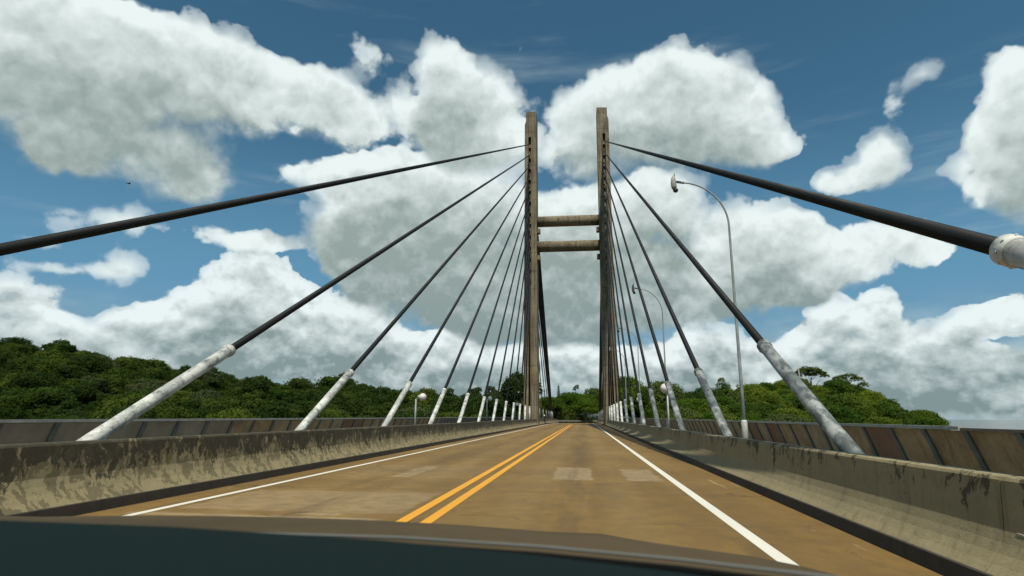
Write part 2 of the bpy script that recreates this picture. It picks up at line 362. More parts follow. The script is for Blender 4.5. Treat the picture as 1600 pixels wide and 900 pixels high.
M = dict(
 asphalt=mat('asphalt', f_asphalt), pavement=mat('walkway_concrete', f_concrete((.14, .12, .09), (.24, .21, .16), -.05, (.06, .055, .045))),
 barrier_left=mat('barrier_concrete_left', f_concrete((.235, .195, .10), (.35, .295, .16), .052, (.028, .025, .014), .3, 1.2, .95)),
 barrier_right=mat('barrier_concrete_right', f_concrete((.23, .19, .10), (.36, .30, .165), -.055, (.04, .035, .02), .45, 1.0)),
 kerb=mat('kerb_tar', f_concrete((.035, .030, .024), (.075, .062, .046), -.06, (.15, .12, .08), .3, 4)),
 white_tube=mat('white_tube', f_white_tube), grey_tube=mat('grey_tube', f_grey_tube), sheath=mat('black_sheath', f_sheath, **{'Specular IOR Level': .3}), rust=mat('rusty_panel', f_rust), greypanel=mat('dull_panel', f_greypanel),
 palepanel=mat('pale_panel', f_steel((.12, .115, .10), (.20, .19, .165))),
 rib=mat('grey_rib', f_steel((.085, .10, .09), (.15, .17, .15))), rail=mat('pale_rail', f_steel((.30, .29, .25), (.42, .41, .37))),
 rustrail=mat('rusty_rail', f_steel((.16, .09, .06), (.26, .20, .15))), pylon=mat('pylon_concrete', f_pylon),
 yellow=mat('yellow_paint', f_paint((.72, .33, .018), .66, (.22, .14, .06))), white=mat('white_paint', f_paint((.72, .70, .60), .68, (.26, .19, .11))),
 galv=mat('pole_steel', f_steel((.22, .25, .24), (.34, .37, .35))), palepost=mat('pale_post', f_steel((.42, .43, .40), (.58, .58, .54))),
 globe=plain('globe_plastic', (.72, .70, .66), .45), black=plain('black_rubber', (.006, .0065, .0065), .9, **{'Specular IOR Level': .1}), lampgrey=plain('lamp_housing', (.36, .36, .32), .5),
 glass=plain('lamp_lens', (.02, .022, .022), .15),
 soil=mat('soil', lambda T: (T.mix(T.noise(T.W, .2, 6, .6), (.05, .06, .025), (.10, .085, .045)), .95, None)),
 leafL=make_leaf('foliage_dark', (.013, .036, .004), (.068, .115, .013)), leafR=make_leaf('foliage_bright', (.028, .075, .006), (.125, .200, .017)),
 leafB=make_leaf('foliage_lit', (.070, .150, .010), (.26, .40, .030)), bark=plain('bark', (.13, .105, .08), .9), palebark=plain('pale_bark', (.36, .34, .30), .85),  # leafB: sunlight put into a lighter green for the shaded road-end foliage
 dash=mat('dash_plastic', lambda T: (T.mix(T.noise(T.P, 900, 2, .5), (.0065, .0140, .0140), (.0085, .0175, .0175)), 1.0, (T.noise(T.P, 700, 2, .5), .15, .0004)), **{'Specular IOR Level': .06}),
 carpaint=mat('car_paint', lambda T: (T.mix(T.rng(T.noise(T.P, 3, 4, .6), .3, .7), (.060, .044, .022), (.085, .062, .032)), .8, None), **{'Specular IOR Level': .12}),
 trim=plain('grey_trim', (.13, .14, .13), .6),
 tyre=plain('tyre_rubber', (.02, .02, .02), .85), rim=plain('alloy', (.35, .35, .36), .35), lens=plain('headlight_lens', (.5, .52, .55), .1),
)
M['water'] = mat('river_water', lambda T: (T.mix(T.noise(T.W, .01, 4, .6), (.040, .042, .026), (.065, .060, .038)), .12, (T.noise(T.mapping(T.W, scale=(.5, .25, 1)), 1.3, 6, .62), .35, .12)))

# ------------------------------------------------------------------ mesh helpers
class MB:
    def __init__(s): s.v = []; s.f = []; s.sm = []
    def add(s, vs, fs, smooth=False):
        b = len(s.v); s.v += [tuple(v) for v in vs]
        for f in fs: s.f.append([i+b for i in f]); s.sm.append(smooth)
        return s
    def box(s, x0, x1, y0, y1, z0, z1):
        return s.add([(x, y, z) for z in (z0, z1) for y in (y0, y1) for x in (x0, x1)],
                     [(0, 2, 3, 1), (4, 5, 7, 6), (0, 1, 5, 4), (2, 6, 7, 3), (0, 4, 6, 2), (1, 3, 7, 5)])
    def sweep(s, prof, path, closed=True, cap=True, smooth=False):
        """prof: list of 2D; path: list of (function (a, b) -> 3D)"""
        n = len(prof); vs = [P(a, b) for P in path for (a, b) in prof]; fs = []
        m = n if closed else n-1
        for k in range(len(path)-1):
            for i in range(m):
                j = (i+1) % n; fs.append((k*n+i, k*n+j, (k+1)*n+j, (k+1)*n+i))
        if closed and cap: fs.append(tuple(range(n-1, -1, -1))); fs.append(tuple((len(path)-1)*n+i for i in range(n)))
        return s.add(vs, fs, smooth)
    def tube(s, pts, rad, n=16, cap=True):
        pts = [Vector(p) for p in pts]; rad = rad if isinstance(rad, (list, tuple)) else [rad]*len(pts)
        base = len(s.v); up = Vector((0, 0, 1)); prev = None
        for k, p in enumerate(pts):
            t = (pts[min(k+1, len(pts)-1)] - pts[max(k-1, 0)]).normalized()
            if prev is None: a = t.orthogonal().normalized()
            else: a = (prev - t*prev.dot(t)).normalized()
            prev = a; b = t.cross(a)
            for i in range(n):
                q = 2*math.pi*i/n; s.v.append(tuple(p + (a*math.cos(q)+b*math.sin(q))*rad[k]))
        for k in range(len(pts)-1):
            for i in range(n):
                j = (i+1) % n; s.f.append([base+k*n+i, base+k*n+j, base+(k+1)*n+j, base+(k+1)*n+i]); s.sm.append(True)
        if cap:
            s.f.append([base+i for i in range(n-1, -1, -1)]); s.sm.append(False)
            s.f.append([base+(len(pts)-1)*n+i for i in range(n)]); s.sm.append(False)
        return s
    def ball(s, c, r, n=20, sz=1.0):
        c = Vector(c); m = n//2; vs = []; fs = []
        for i in range(m+1):
            th = math.pi*i/m
            for j in range(n):
                ph = 2*math.pi*j/n; vs.append(c+Vector((r*math.sin(th)*math.cos(ph), r*math.sin(th)*math.sin(ph), r*sz*math.cos(th))))
        for i in range(m):
            for j in range(n): k = (j+1) % n; fs.append((i*n+j, (i+1)*n+j, (i+1)*n+k, i*n+k))
        return s.add(vs, fs, True)
    def mesh(s, name, m):
        me = bpy.data.meshes.new(name); me.from_pydata(s.v, [], s.f); me.polygons.foreach_set('use_smooth', s.sm)
        me.materials.append(m); me.update(); return me
    def build(s, name, m, parent=None, loc=None, **tags):
        return link(name, s.mesh(name, m), parent, loc, **tags)
def link(name, me, parent=None, loc=None, **tags):
    o = bpy.data.objects.new(name, me); COL.objects.link(o)
    if parent is not None: o.parent = parent
    if loc is not None: o.location = loc
    for k, v in tags.items(): o[k] = v
    return o
def thing(name, label, cat, loc=(0, 0, 0), group=None):
    o = bpy.data.objects.new(name, None); COL.objects.link(o); o.location = loc; o.empty_display_size = .2
    o['label'] = label; o['category'] = cat
    if group: o['group'] = group
    return o
def dz(y):                                   # the deck falls away gently past the pylon
    return 0.0 if y < 88 else -9e-5*(y-88)**2
NUM = ['first', 'second', 'third', 'fourth', 'fifth', 'sixth', 'seventh', 'eighth', 'ninth', 'tenth', 'eleventh', 'twelfth', 'thirteenth']
Y0, Y1 = -14.0, 158.0
YS = [Y0, 0, 40, 88] + list(range(94, 158, 6)) + [Y1]

# ------------------------------------------------------------------ water, road, walkways
MB().add([(-9000, -2500, -14), (9000, -2500, -14), (9000, 14000, -14), (-9000, 14000, -14)], [(0, 1, 2, 3)]).build('river', M['water'], kind='structure')
road = MB().sweep([(-4.52, 0), (5.2, 0)], [(lambda a, b, y=y: (a, y, dz(y))) for y in YS], closed=False)
# past the bridge the road bends away to the right
bend = []
cx, cy, h = .3, Y1, 0.0
for i in range(16):
    bend.append((cx, cy, h)); h += R(4.5); cx += math.sin(h)*6; cy += math.cos(h)*6
def bp(c, a, b):
    return (c[0]+math.cos(c[2])*a, c[1]-math.sin(c[2])*a, dz(Y1)-.3*min(1, (c[1]-Y1)/40)+b)
road.sweep([(-4.82, 0), (4.9, 0)], [(lambda a, b, c=c: bp(c, a, b)) for c in bend], closed=False)
road = road.build('road', M['asphalt'], kind='structure')
# bridge deck below the road: slab, edge girders, cross girders
deck = MB()
deck.sweep([(-8.6, -.32), (-8.6, -.02), (8.6, -.02), (8.6, -.32)], [(lambda a, b, y=y: (a, y, dz(y)+b)) for y in YS])
for sx in (-1, 1):
    for x in (5.35, 7.9):
        deck.sweep([(sx*x-.2, -1.6), (sx*x-.2, -.33), (sx*x+.2, -.33), (sx*x+.2, -1.6)], [(lambda a, b, y=y: (a, y, dz(y)+b)) for y in YS])
for k in range(24): deck.box(-5.1, 5.1, Y0+.5+k*7.2, Y0+.8+k*7.2, -1.3+dz(Y0+k*7.2), -.34+dz(Y0+k*7.2))
bd = deck.build('bridge_deck', M['pavement'], label='long concrete bridge deck with edge girders carrying the road and walkways', category='bridge')
for nm, a0, a1 in (('pavement', -8.3, -5.15), ('pavement', 5.65, 8.3)):
    MB().sweep([(a0, .0), (a0, .12), (a1, .12), (a1, .0)], [(lambda a, b, y=y: (a, y, dz(y)+b)) for y in YS]).build(nm, M['pavement'], kind='structure')
def line_mesh(x0, x1, y0, y1, z=.004):
    ys = [y0]+[y for y in YS if y0 < y < y1]+[y1]
    return MB().sweep([(x0, z), (x1, z)], [(lambda a, b, y=y: (a, y, dz(y)+b)) for y in ys], closed=False)
line_mesh(-3.86, -3.73, 5.0 if False else Y0, Y1).build('edge_line', M['white'], road)
line_mesh(3.88, 4.03, Y0, Y1).build('edge_line', M['white'], road)
line_mesh(-.235, -.085, Y0, 100).build('centre_line', M['yellow'], road)
line_mesh(.085, .235, Y0, 100).build('centre_line', M['yellow'], road)

# ------------------------------------------------------------------ concrete barriers in cast sections
def barrier(side, u0, hs, m, label, joints):
    t = thing('concrete_barrier', label, 'barrier', group='concrete barriers along the road')
    prof = [(.02, .15), (.08, .215), (.135, .29), (.175, .37), (.205, .46), (.235, .83), (.25, .855), (.275, .865), (.415, .865), (.435, .85), (.45, .82), (.47, .0), (.02, .0)]
    prof = [(a*hs, b*hs if b > .16 else b) for a, b in prof]
    if side < 0: prof = prof[::-1]
    ys = joints
    for k in range(len(ys)-1):
        a, b = ys[k]+.006, ys[k+1]-.006
        sub = [a] + [y for y in np.arange(math.ceil(a/2.5)*2.5, b, 2.5) if a < y < b] + [b]
        MB().sweep(prof, [(lambda p, q, y=y: (side*(u0+p), y, dz(y)+q)) for y in sub]).build('barrier_section', m, t)
    kp = [(-.015, .0), (-.008, .143), (.0, .151), (.02, .151), (.019, .0)]
    if side < 0: kp = kp[::-1]
    MB().sweep(kp, [(lambda p, q, y=y: (side*(u0+p), y, dz(y)+q)) for y in YS]).build('kerb', M['kerb'], t)
    return t
jr = [5.25+5.6*k for k in range(-3, 28)]; jl = [9.24+5.6*k for k in range(-4, 28)]
barrier(1, 5.15, 1.0, M['barrier_right'], 'grey concrete barrier at the right edge of the road, close beside the car', [j for j in jr if Y0 < j < Y1])
barrier(-1, 4.47, 1.07, M['barrier_left'], 'concrete barrier with black mould blotches beyond the left lane', [j for j in jl if Y0 < j < Y1])

# ------------------------------------------------------------------ outer parapets of curved ribs and sheet panels
def parapet(side, label):
    t = thing('bridge_parapet', label, 'parapet', group='curved steel parapets outside the walkways')
    cur = [(8.36, .12), (8.30, .32), (8.215, .55), (8.11, .85), (8.0, 1.13)]
    off = 10.09 if side > 0 else 10.47; sp = 1.145 if side > 0 else 1.165
    ks = list(range(int((3.2-off)/sp), int((Y1-off)/sp)))
    def ribm():
        b = MB(); vs = []; n = len(cur)
        for w, dd in ((-.06, 0), (.06, 0)):
            for d2 in (0, .085):
                for (x, z) in cur: vs.append((side*(x-.03+d2), w, z))
        q = lambda a, i: a*n+i
        fs = []
        for i in range(n-1):
            fs += [(q(0, i), q(0, i+1), q(2, i+1), q(2, i)), (q(1, i), q(3, i), q(3, i+1), q(1, i+1)), (q(0, i), q(1, i), q(1, i+1), q(0, i+1)), (q(2, i), q(2, i+1), q(3, i+1), q(3, i))]
        b.add(vs, fs); return b
    def panm():
        b = MB(); w = sp/2-.062; n = len(cur); vs = []
        for yy in (-w, w):
            for d2 in (.012, .03):
                for (x, z) in cur: vs.append((side*(x+d2), yy, z-.01))
        q = lambda a, i: a*n+i; fs = []
        for i in range(n-1):
            fs += [(q(0, i), q(0, i+1), q(2, i+1), q(2, i)), (q(1, i), q(3, i), q(3, i+1), q(1, i+1)), (q(0, i), q(1, i), q(1, i+1), q(0, i+1)), (q(2, i), q(2, i+1), q(3, i+1), q(3, i))]
        fs += [(q(0, n-1), q(1, n-1), q(3, n-1), q(2, n-1)), (q(0, 0), q(2, 0), q(3, 0), q(1, 0))]
        b.add(vs, fs); return b
    rb, pb = ribm(), panm()
    rib = rb.mesh('rib', M['rib']); pm = {k: pb.mesh('panel', M[k]) for k in ('rust', 'greypanel', 'palepanel')}
    rr, rp = MB(), MB()
    for i, k in enumerate(ks):
        y = off+k*sp
        if i < 100:
            link('post', rib, t, (0, y, dz(y)))
            kk = 'rust'
            if side < 0: kk = 'greypanel' if y < 15.5 else ('rust' if y < 41 else 'palepanel')
            elif y > 70: kk = 'palepanel'
            o = link('panel', pm[kk], t, (0, y+sp/2, dz(y)))
        else:
            rr.add([(v[0], v[1]+y, v[2]+dz(y)) for v in rb.v], rb.f); rp.add([(v[0], v[1]+y+sp/2, v[2]+dz(y)) for v in pb.v], pb.f)
    if rr.v: rr.build('post', M['rib'], t, kind='stuff'); rp.build('panel', M['palepanel'], t, kind='stuff')
    def rail(ya, yb, m, dzz, w, lab):
        ys = [ya]+[y for y in YS if ya < y < yb]+[yb]
        MB().sweep([(side*7.965, 1.13+dzz), (side*7.965, 1.13+dzz+w), (side*8.065, 1.13+dzz+w), (side*8.065, 1.13+dzz)][::side], [(lambda a, b, y=y: (a, y, dz(y)+b)) for y in ys]).build('rail', m, t, label=lab)
    if side > 0:
        rail(10.2, Y1, M['rail'], 0, .055, 'pale grey top rail'); rail(2.5, 10.16, M['rustrail'], -.012, .045, 'rusty near stretch of the top rail')
    else: rail(2.5, Y1, M['rail'], 0, .055, 'pale grey top rail')
parapet(1, 'parapet of rusty brown curved panels along the right walkway')
parapet(-1, 'parapet of curved sheet panels and ribs along the left walkway')

# ------------------------------------------------------------------ stay cables
STAY = {-1: (-5.73, -5.72), 1: (5.73, 6.05)}
def stay(side, k, back):
    xb, xt = STAY[side]
    za = 44.27-1.855*k
    if not back: A = Vector((xb, .17+7.17*k, .12)); B = Vector((xt, 86.9, za))
    else:
        ya = [152, 151, 150, 149, 148.2, 147.4, 146.5, 145.5, 143.5, 137, 128, 117, 107][k]
        A = Vector((xb, ya, .12+dz(ya))); B = Vector((xt, 90.1, za))
    d = (B-A); L = d.length; d.normalize()
    sn = 'left' if side < 0 else 'right'
    if back: lab = '%s stay cable behind the pylon, %s from the top of the %s backstay fan' % ('black', NUM[k], sn)
    elif k == 0: lab = 'longest black stay cable overhead on the %s, starting beside the car' % sn
    else: lab = 'black stay cable in white sleeve, %s from the camera in the %s row' % (NUM[k], sn)
    t = thing('stay_cable', lab, 'cable', tuple(A), group='stay cables of the bridge')
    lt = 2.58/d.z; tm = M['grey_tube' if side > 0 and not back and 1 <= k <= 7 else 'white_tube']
    sh = MB().tube([(0, 0, 0), (0, 0, L-lt+.3)], .084, 20).build('sheath', M['sheath'], t)
    q = d.to_track_quat('Z', 'Y').to_matrix()
    o = q @ Vector((0, 0, lt-.3)); sh.location = o; sh.rotation_euler = d.to_track_quat('Z', 'Y').to_euler()
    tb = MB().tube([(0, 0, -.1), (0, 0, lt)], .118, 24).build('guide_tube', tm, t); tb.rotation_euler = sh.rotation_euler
    cb = MB().tube([(0, 0, lt-.10), (0, 0, lt-.09), (0, 0, lt+.035), (0, 0, lt+.04), (0, 0, lt+.02)], [.12, .138, .138, .128, .09], 24)
    for i in range(8):
        a = i*math.pi/4; cb.tube([(.141*math.cos(a), .141*math.sin(a), lt-.05), (.150*math.cos(a), .150*math.sin(a), lt-.05)], .012, 8)
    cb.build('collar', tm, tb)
for side in (-1, 1):
    for k in range(13): stay(side, k, False)
for side in (-1, 1):
    for k in range(13): stay(side, k, True)

# ------------------------------------------------------------------ pylon
def pylon():
    t = thing('bridge_pylon', 'tall weathered concrete bridge pylon, two legs joined by two round beams', 'bridge pylon', (.2, 88.5, 0))
    for s in (-1, 1):
        b = MB(); cxm = s*5.83
        # H-shaped leg: slots front and back in which the stays are anchored
        def ring(z, w, dy, slot, solid):
            sl = .22; dp = .75 if not solid else 0.0
            o = s*.12
            P = [(-w, -dy), (o-sl, -dy), (o-sl, -dy+dp), (o+sl, -dy+dp), (o+sl, -dy), (w, -dy), (w, dy), (o+sl, dy), (o+sl, dy-dp), (o-sl, dy-dp), (o-sl, dy), (-w, dy)]
            return [(cxm+a, c, z) for a, c in P]
        lv = [(-14, 1.12), (0, 1.06), (12, 1.02), (24, .98), (36, .95), (45.6, .93)]
        vs = []; fs = []
        for z, w in lv: vs += ring(z, w, 1.6, 1, False)
        n = 12
        for k in range(len(lv)-1):
            for i in range(n): j = (i+1) % n; fs.append((k*n+i, k*n+j, (k+1)*n+j, (k+1)*n+i))
        top = (len(lv)-1)*n; fs.append(tuple(top+i for i in range(n)))
        b.add(vs, fs)
        w = .93
        # solid head with the outer corner cut back
        pts = [(-w, 45.602), (w, 45.602), (w, 48.0), (w*.78, 48.6), (w*.78, 50.1), (-w, 50.2)] if s > 0 else [(-w, 45.602), (w, 45.602), (w, 50.1), (-w*.78, 50.0), (-w*.78, 48.4), (-w, 47.8)]
        vs = [(cxm+a, yy, z) for yy in (-1.6, 1.6) for a, z in pts]; m = len(pts)
        b.add(vs, [tuple(range(m)), tuple(range(2*m-1, m-1, -1))]+[(i, i+m, (i+1) % m+m, (i+1) % m) for i in range(m)])
        leg = b.build('leg', M['pylon'], t)
        for z in (30.0, 25.6): MB().box(*sorted((cxm-s*1.42, cxm-s*.97)), -.5, .5, z-.35, z+.35).build('bracket', M['pylon'], leg)
        an = MB()
        for k in range(13):
            za = 44.27-1.855*k; an.box(cxm+s*.12-.2, cxm+s*.12+.2, -1.12, -.852, za-.35, za+.25)
        an.build('anchor_block', M['pylon'], leg)
    for z in (31.6, 27.45):
        MB().tube([(-4.96, 0, z), (-2, 0, z), (2, 0, z), (4.96, 0, z)], .86, 32).build('crossbeam', M['pylon'], t)
    MB().box(-9, 9, -3.4, 3.4, -15, -11.5).build('foundation', M['pylon'], t)
pylon()

# ------------------------------------------------------------------ street lamps and globe lamps
def street_lamp(y, label):
    t = thing('street_lamp', label, 'street lamp', (7.42, y, .12+dz(y)), 'tall street lamps along the right walkway')
    pts = [(0, 0, 0), (0, 0, 2.6), (0, 0, 5.2), (0, 0, 7.9)]; rad = [.062, .056, .047, .037]
    for i in range(1, 13):
        a = i/12*R(84); pts.append((-1.66*(1-math.cos(a)), 0, 7.9+1.70*math.sin(a))); rad.append(.035-.0007*i)
    MB().tube(pts, rad, 14).build('pole', M['galv'], t)
    MB().tube([(0, 0, -.02), (0, 0, 1.05), (0, 0, 1.1)], [.10, .098, .076], 16).build('pole_base', M['palepost'], t)
    MB().box(-.16, .16, -.16, .16, -.01, .025).build('base_plate', M['galv'], t)
    arm = MB().tube([(-1.47, 0, 9.585), (-1.80, 0, 9.65)], [.045, .045], 12).build('arm_end', M['galv'], t)
    h = MB().tube([(-1.84, 0, 9.36), (-1.84, 0, 9.44), (-1.85, 0, 9.60), (-1.85, 0, 9.76), (-1.84, 0, 9.86), (-1.82, 0, 9.89)], [.07, .10, .10, .08, .045, .01], 16).build('lamp_head', M['lampgrey'], t)
    MB().tube([(-1.82, .0, 9.84), (-1.80, 0, 10.0)], [.03, .012], 8).build('photocell', M['galv'], h)
    MB().ball((-1.79, 0, 9.31), .095, 16, .95).build('lamp_lens', M['glass'], h)
for y, l in ((20.7, 'nearest tall curved street lamp over the right barrier'), (39.0, 'second curved street lamp from the camera, behind the cables'), (57.3, 'third curved street lamp along the right walkway, nearer the pylon'), (75.6, 'farthest curved street lamp, beside the right pylon leg')):
    street_lamp(y, l)
def globe_lamp(x, y, zt, gx, label, pm, rad=.27):
    t = thing('globe_lamp', label, 'globe lamp', (x, y, .12+dz(y)), 'round globe lamps on low posts')
    zt -= .12
    MB().tube([(0, 0, 0), (0, 0, zt-rad*.5)], [.06, .045], 12).build('post', pm, t)
    MB().tube([(0, 0, zt-.15), (gx*.5, 0, zt-.05), (gx*.75, 0, zt)], .035, 8).build('bracket', M['lampgrey'], t)
    MB().tube([(gx*.32-.01, 0, zt), (gx*.60, 0, zt)], [.10, .13], 14).build('lamp_holder', M['lampgrey'], t)
    MB().ball((gx, 0, zt), rad, 24).build('globe', M['globe'], t)
globe_lamp(-7.62, 33.8, 2.36, .40, 'nearest round white globe lamp on a thin post by the left walkway', M['galv'], .215)
globe_lamp(-7.62, 59.5, 3.05, .30, 'second white globe lamp on the left, between two white cable sleeves', M['galv'], .22)
globe_lamp(-7.62, 84.0, 2.95, .30, 'white globe lamp just left of the left pylon leg', M['galv'], .24)
globe_lamp(-7.62, 118.0, 2.2, .30, 'small white globe lamp beyond the left pylon leg', M['galv'], .24)
globe_lamp(-7.62, 142.0, 1.7, .30, 'farthest white globe lamp under the black backstays', M['galv'], .24)
globe_lamp(7.42, 38.6, 3.1, -.12, 'faded pinkish globe lamp behind a cable on the right walkway', M['palepost'], .30)
globe_lamp(7.42, 56.9, 2.9, -.12, 'far white globe lamp on the right walkway near the pylon', M['palepost'], .24)

# ------------------------------------------------------------------ guard rail at the bend past the bridge
def guard_rail():
    t = thing('guard_rail', 'low pale guard rail across the end of the road below the trees', 'guard rail')
    P = [bp(c, -5.6, 0) for c in bend]
    prof = [(0, .35), (.05, .40), (.05, .48), (0, .53), (.05, .60), (.05, .68), (0, .75), (-.02, .75), (-.02, .35)]
    MB().sweep(prof, [(lambda a, b, c=c: bp(c, -5.6+a, b)) for c in bend]).build('rail', M['rail'], t)
    for p in P: MB().box(p[0]-.07, p[0]+.07, p[1]+.05, p[1]+.2, p[2]-.5, p[2]+.78).build('post', M['galv'], t)
guard_rail()

# ------------------------------------------------------------------ far bank: terrain
# canopy line of the photograph (px, py), the distance of the ridge and of the shore that carry it
SKY_L = [(-400,560,330,150),(-120,548,330,150),(0,548,335,150),(60,548,330,150),(110,552,325,148),(150,566,320,146),(185,576,315,144),(235,580,310,142),(300,586,300,140),(370,597,295,140),(430,610,290,138),
         (480,615,285,136),(530,612,280,135),(590,624,275,132),(640,629,265,130),(700,632,255,128),(745,632,245,125),(800,626,235,120),(835,628,215,115),(868,628,200,112),(895,622,196,112),(915,632,200,112),(932,642,215,112),
         (980,648,225,115),(1020,636,215,118),(1050,624,205,120),(1090,625,205,122),(1125,626,215,125),(1160,618,235,128),(1200,602,255,132),(1240,597,262,135),(1275,600,268,138),(1310,612,275,142),(1345,620,280,146),(1380,632,290,150),
         (1410,648,300,160),(1440,657,310,170),(1465,668,320,185),(1490,684,325,210),(1530,715,330,240),(1700,740,330,260),(2600,760,330,260)]
_T = []
for (px, py, rr, rb) in SKY_L:
    d = view_dir(px, py); _T.append((math.atan2(d.x, d.y), d.z/math.hypot(d.x, d.y), rr, rb))
_T = np.array(_T)
TREE_H = 10.5
def ground(x, y):
    x = np.asarray(x, float); y = np.asarray(y, float)
    dx = x-CAMP.x; r = np.hypot(dx, y); az = np.arctan2(dx, y)
    tz = np.interp(az, _T[:, 0], _T[:, 1]); rr = np.interp(az, _T[:, 0], _T[:, 2]); rb = np.interp(az, _T[:, 0], _T[:, 3])
    ridge = 1.3+rr*tz-TREE_H
    t = np.clip((r-rb)/(rr-rb), 0, 1); t = t*t*(3-2*t)*.55+t*.45
    g = -14.6+(ridge+14.6)*t
    beyond = np.clip((r-rr)/120, 0, 4); g = g-beyond*3.0
    g = g+1.2*np.sin(x*.06+1)*np.cos(y*.05)*t*np.clip(np.abs(az)*8, 0, 1)
    # embankment that carries the road
    bx = np.interp(y, [p[1] for p in bend], [p[0] for p in bend])
    em = np.clip(1-(np.abs(x-bx)-11)/14, 0, 1)*np.clip((y-150)/10, 0, 1)*np.clip((250-y)/15, 0, 1)
    road_z = dz(Y1)-.85
    g = g*(1-em)+road_z*em
    return g
A = np.radians(np.linspace(-88, 88, 200)); RR = np.r_[np.linspace(105, 460, 90), 560, 700, 900]
gx = CAMP.x+np.outer(RR, np.sin(A)); gy = np.outer(RR, np.cos(A)); gz = ground(gx, gy)
vs = np.stack([gx, gy, gz], -1).reshape(-1, 3); nA = len(A)
fs = [(i*nA+j, i*nA+j+1, (i+1)*nA+j+1, (i+1)*nA+j) for i in range(len(RR)-1) for j in range(nA-1)]
hb = MB(); hb.v = [tuple(v) for v in vs]; hb.f = fs; hb.sm = [True]*len(fs)
hb.build('hills', M['soil'], kind='structure')

# ------------------------------------------------------------------ trees
def crown_mesh(name, lobes, leaf, count, m, seed, gap=0.0):
    """lobes: (x, y, z, rx, ry, rz); count leaves of size leaf scattered through the outer shell of each lobe"""
    g = np.random.default_rng(seed)
    L = np.array(lobes, float); ar = (L[:, 3]*L[:, 4]+L[:, 3]*L[:, 5]); n = np.maximum(20, (count*ar/ar.sum())).astype(int)
    C, Nn = [], []
    for l, k in zip(L, n):
        v = g.normal(size=(k, 3)); v /= np.linalg.norm(v, axis=1)[:, None]
        v[:, 2] = np.where(v[:, 2] < -.35, -v[:, 2]*.6, v[:, 2])
        bump = 1+.16*np.sin(v[:, 0]*7+l[0]*3)*np.cos(v[:, 1]*6+l[1]*2)+.10*np.sin(v[:, 2]*9+l[2])
        rad = (g.uniform(.55, 1.0, k)**.45)*bump
        C.append(l[:3]+v*rad[:, None]*l[3:6]); Nn.append(v)
    C = np.vstack(C); Nn = np.vstack(Nn); k = len(C)
    nn = Nn+g.normal(scale=.55, size=(k, 3)); nn /= np.linalg.norm(nn, axis=1)[:, None]
    a = np.cross(nn, g.normal(size=(k, 3))); a /= np.linalg.norm(a, axis=1)[:, None]; b = np.cross(nn, a)
    s = leaf*g.uniform(.55, 1.25, k)[:, None]*.5
    q = np.stack([C-a*s, C-b*s*.62+a*s*.1, C+a*s, C+b*s*.62-a*s*.1], 1).reshape(-1, 3)
    q += np.repeat(nn*s*.25, 4, 0)*np.tile([1, -1, 1, -1], k)[:, None]
    me = bpy.data.meshes.new(name); me.vertices.add(4*k); me.vertices.foreach_set('co', q.ravel().astype('f'))
    me.loops.add(4*k); me.loops.foreach_set('vertex_index', np.arange(4*k, dtype='i'))
    me.polygons.add(k); me.polygons.foreach_set('loop_start', np.arange(0, 4*k, 4, dtype='i'))
    me.materials.append(m); me.update(calc_edges=True); return me
def lobes_round(seed, r, h0, hz, n=15, spread=.62, flat=1.0):
    g = np.random.default_rng(seed); out = []
    for i in range(n):
        a = i*2.4+g.uniform(-.5, .5); q = math.sqrt((i+.5)/n)
        zz = h0+hz*(1-q*q)*g.uniform(.6, 1.1)+g.uniform(-.12, .12)*hz
        s = r*g.uniform(.30, .46)
        out.append((r*spread*q*math.cos(a)*1.05, r*spread*q*math.sin(a), zz, s, s*g.uniform(.85, 1.1), s*g.uniform(.62, .85)*flat))
    return out
def trunk_mb(h, r, tips, seed, lean=(0, 0)):
    g = np.random.default_rng(seed); b = MB()
    top = Vector((lean[0], lean[1], h))
    b.tube([(0, 0, -1.5), (lean[0]*.2, lean[1]*.2, h*.35), (lean[0]*.6, lean[1]*.6, h*.7), top], [r*1.25, r, r*.8, r*.6], 10)
    for tp in tips:
        e = Vector(tp); st = Vector((lean[0]*.6, lean[1]*.6, h*g.uniform(.6, .95))); mid = st.lerp(e, .5)+Vector((0, 0, -.08*(e-st).length))
        b.tube([st, mid, e], [r*.42, r*.28, r*.08], 7)
    return b
def tree(name, label, x, y, lobes, leaf, count, lm, th, tr, tips, seed, bark='bark', lean=(0, 0), scale=1.0, rot=0.0, z=None, group=None):
    z = float(ground(x, y)) if z is None else z
    t = thing(name, label, 'tree', (x, y, z), group); t.scale = (scale,)*3; t.rotation_euler.z = rot
    c = link('crown', crown_mesh('crown', lobes, leaf, count, M[lm], seed), t) if lobes else None
    trunk_mb(th, tr, tips, seed, lean).build('trunk', M[bark], t)
    return c
def at(px, r):                               # ground position under the photograph's column px at distance r
    a = az_el(px, 640)[0]; return CAMP.x+r*math.sin(a), r*math.cos(a)
def tips_of(L, n=7): return [(l[0]*.8, l[1]*.8, l[2]-.1) for l in L[:n]]
def broad(label, px, r, seed, lm, size=5.0, hgt=6.5, hz=3.2, n=15, leaf=.36, count=7800, scale=1, **kw):
    L = lobes_round(seed, size, hgt, hz, n)
    x, y = at(px, r)
    return tree('broadleaf_tree', label, x, y, L, leaf, count, lm, hgt*.9, .28, tips_of(L), seed, scale=scale, **kw)
G1 = 'broadleaf trees that stand out from the forest'
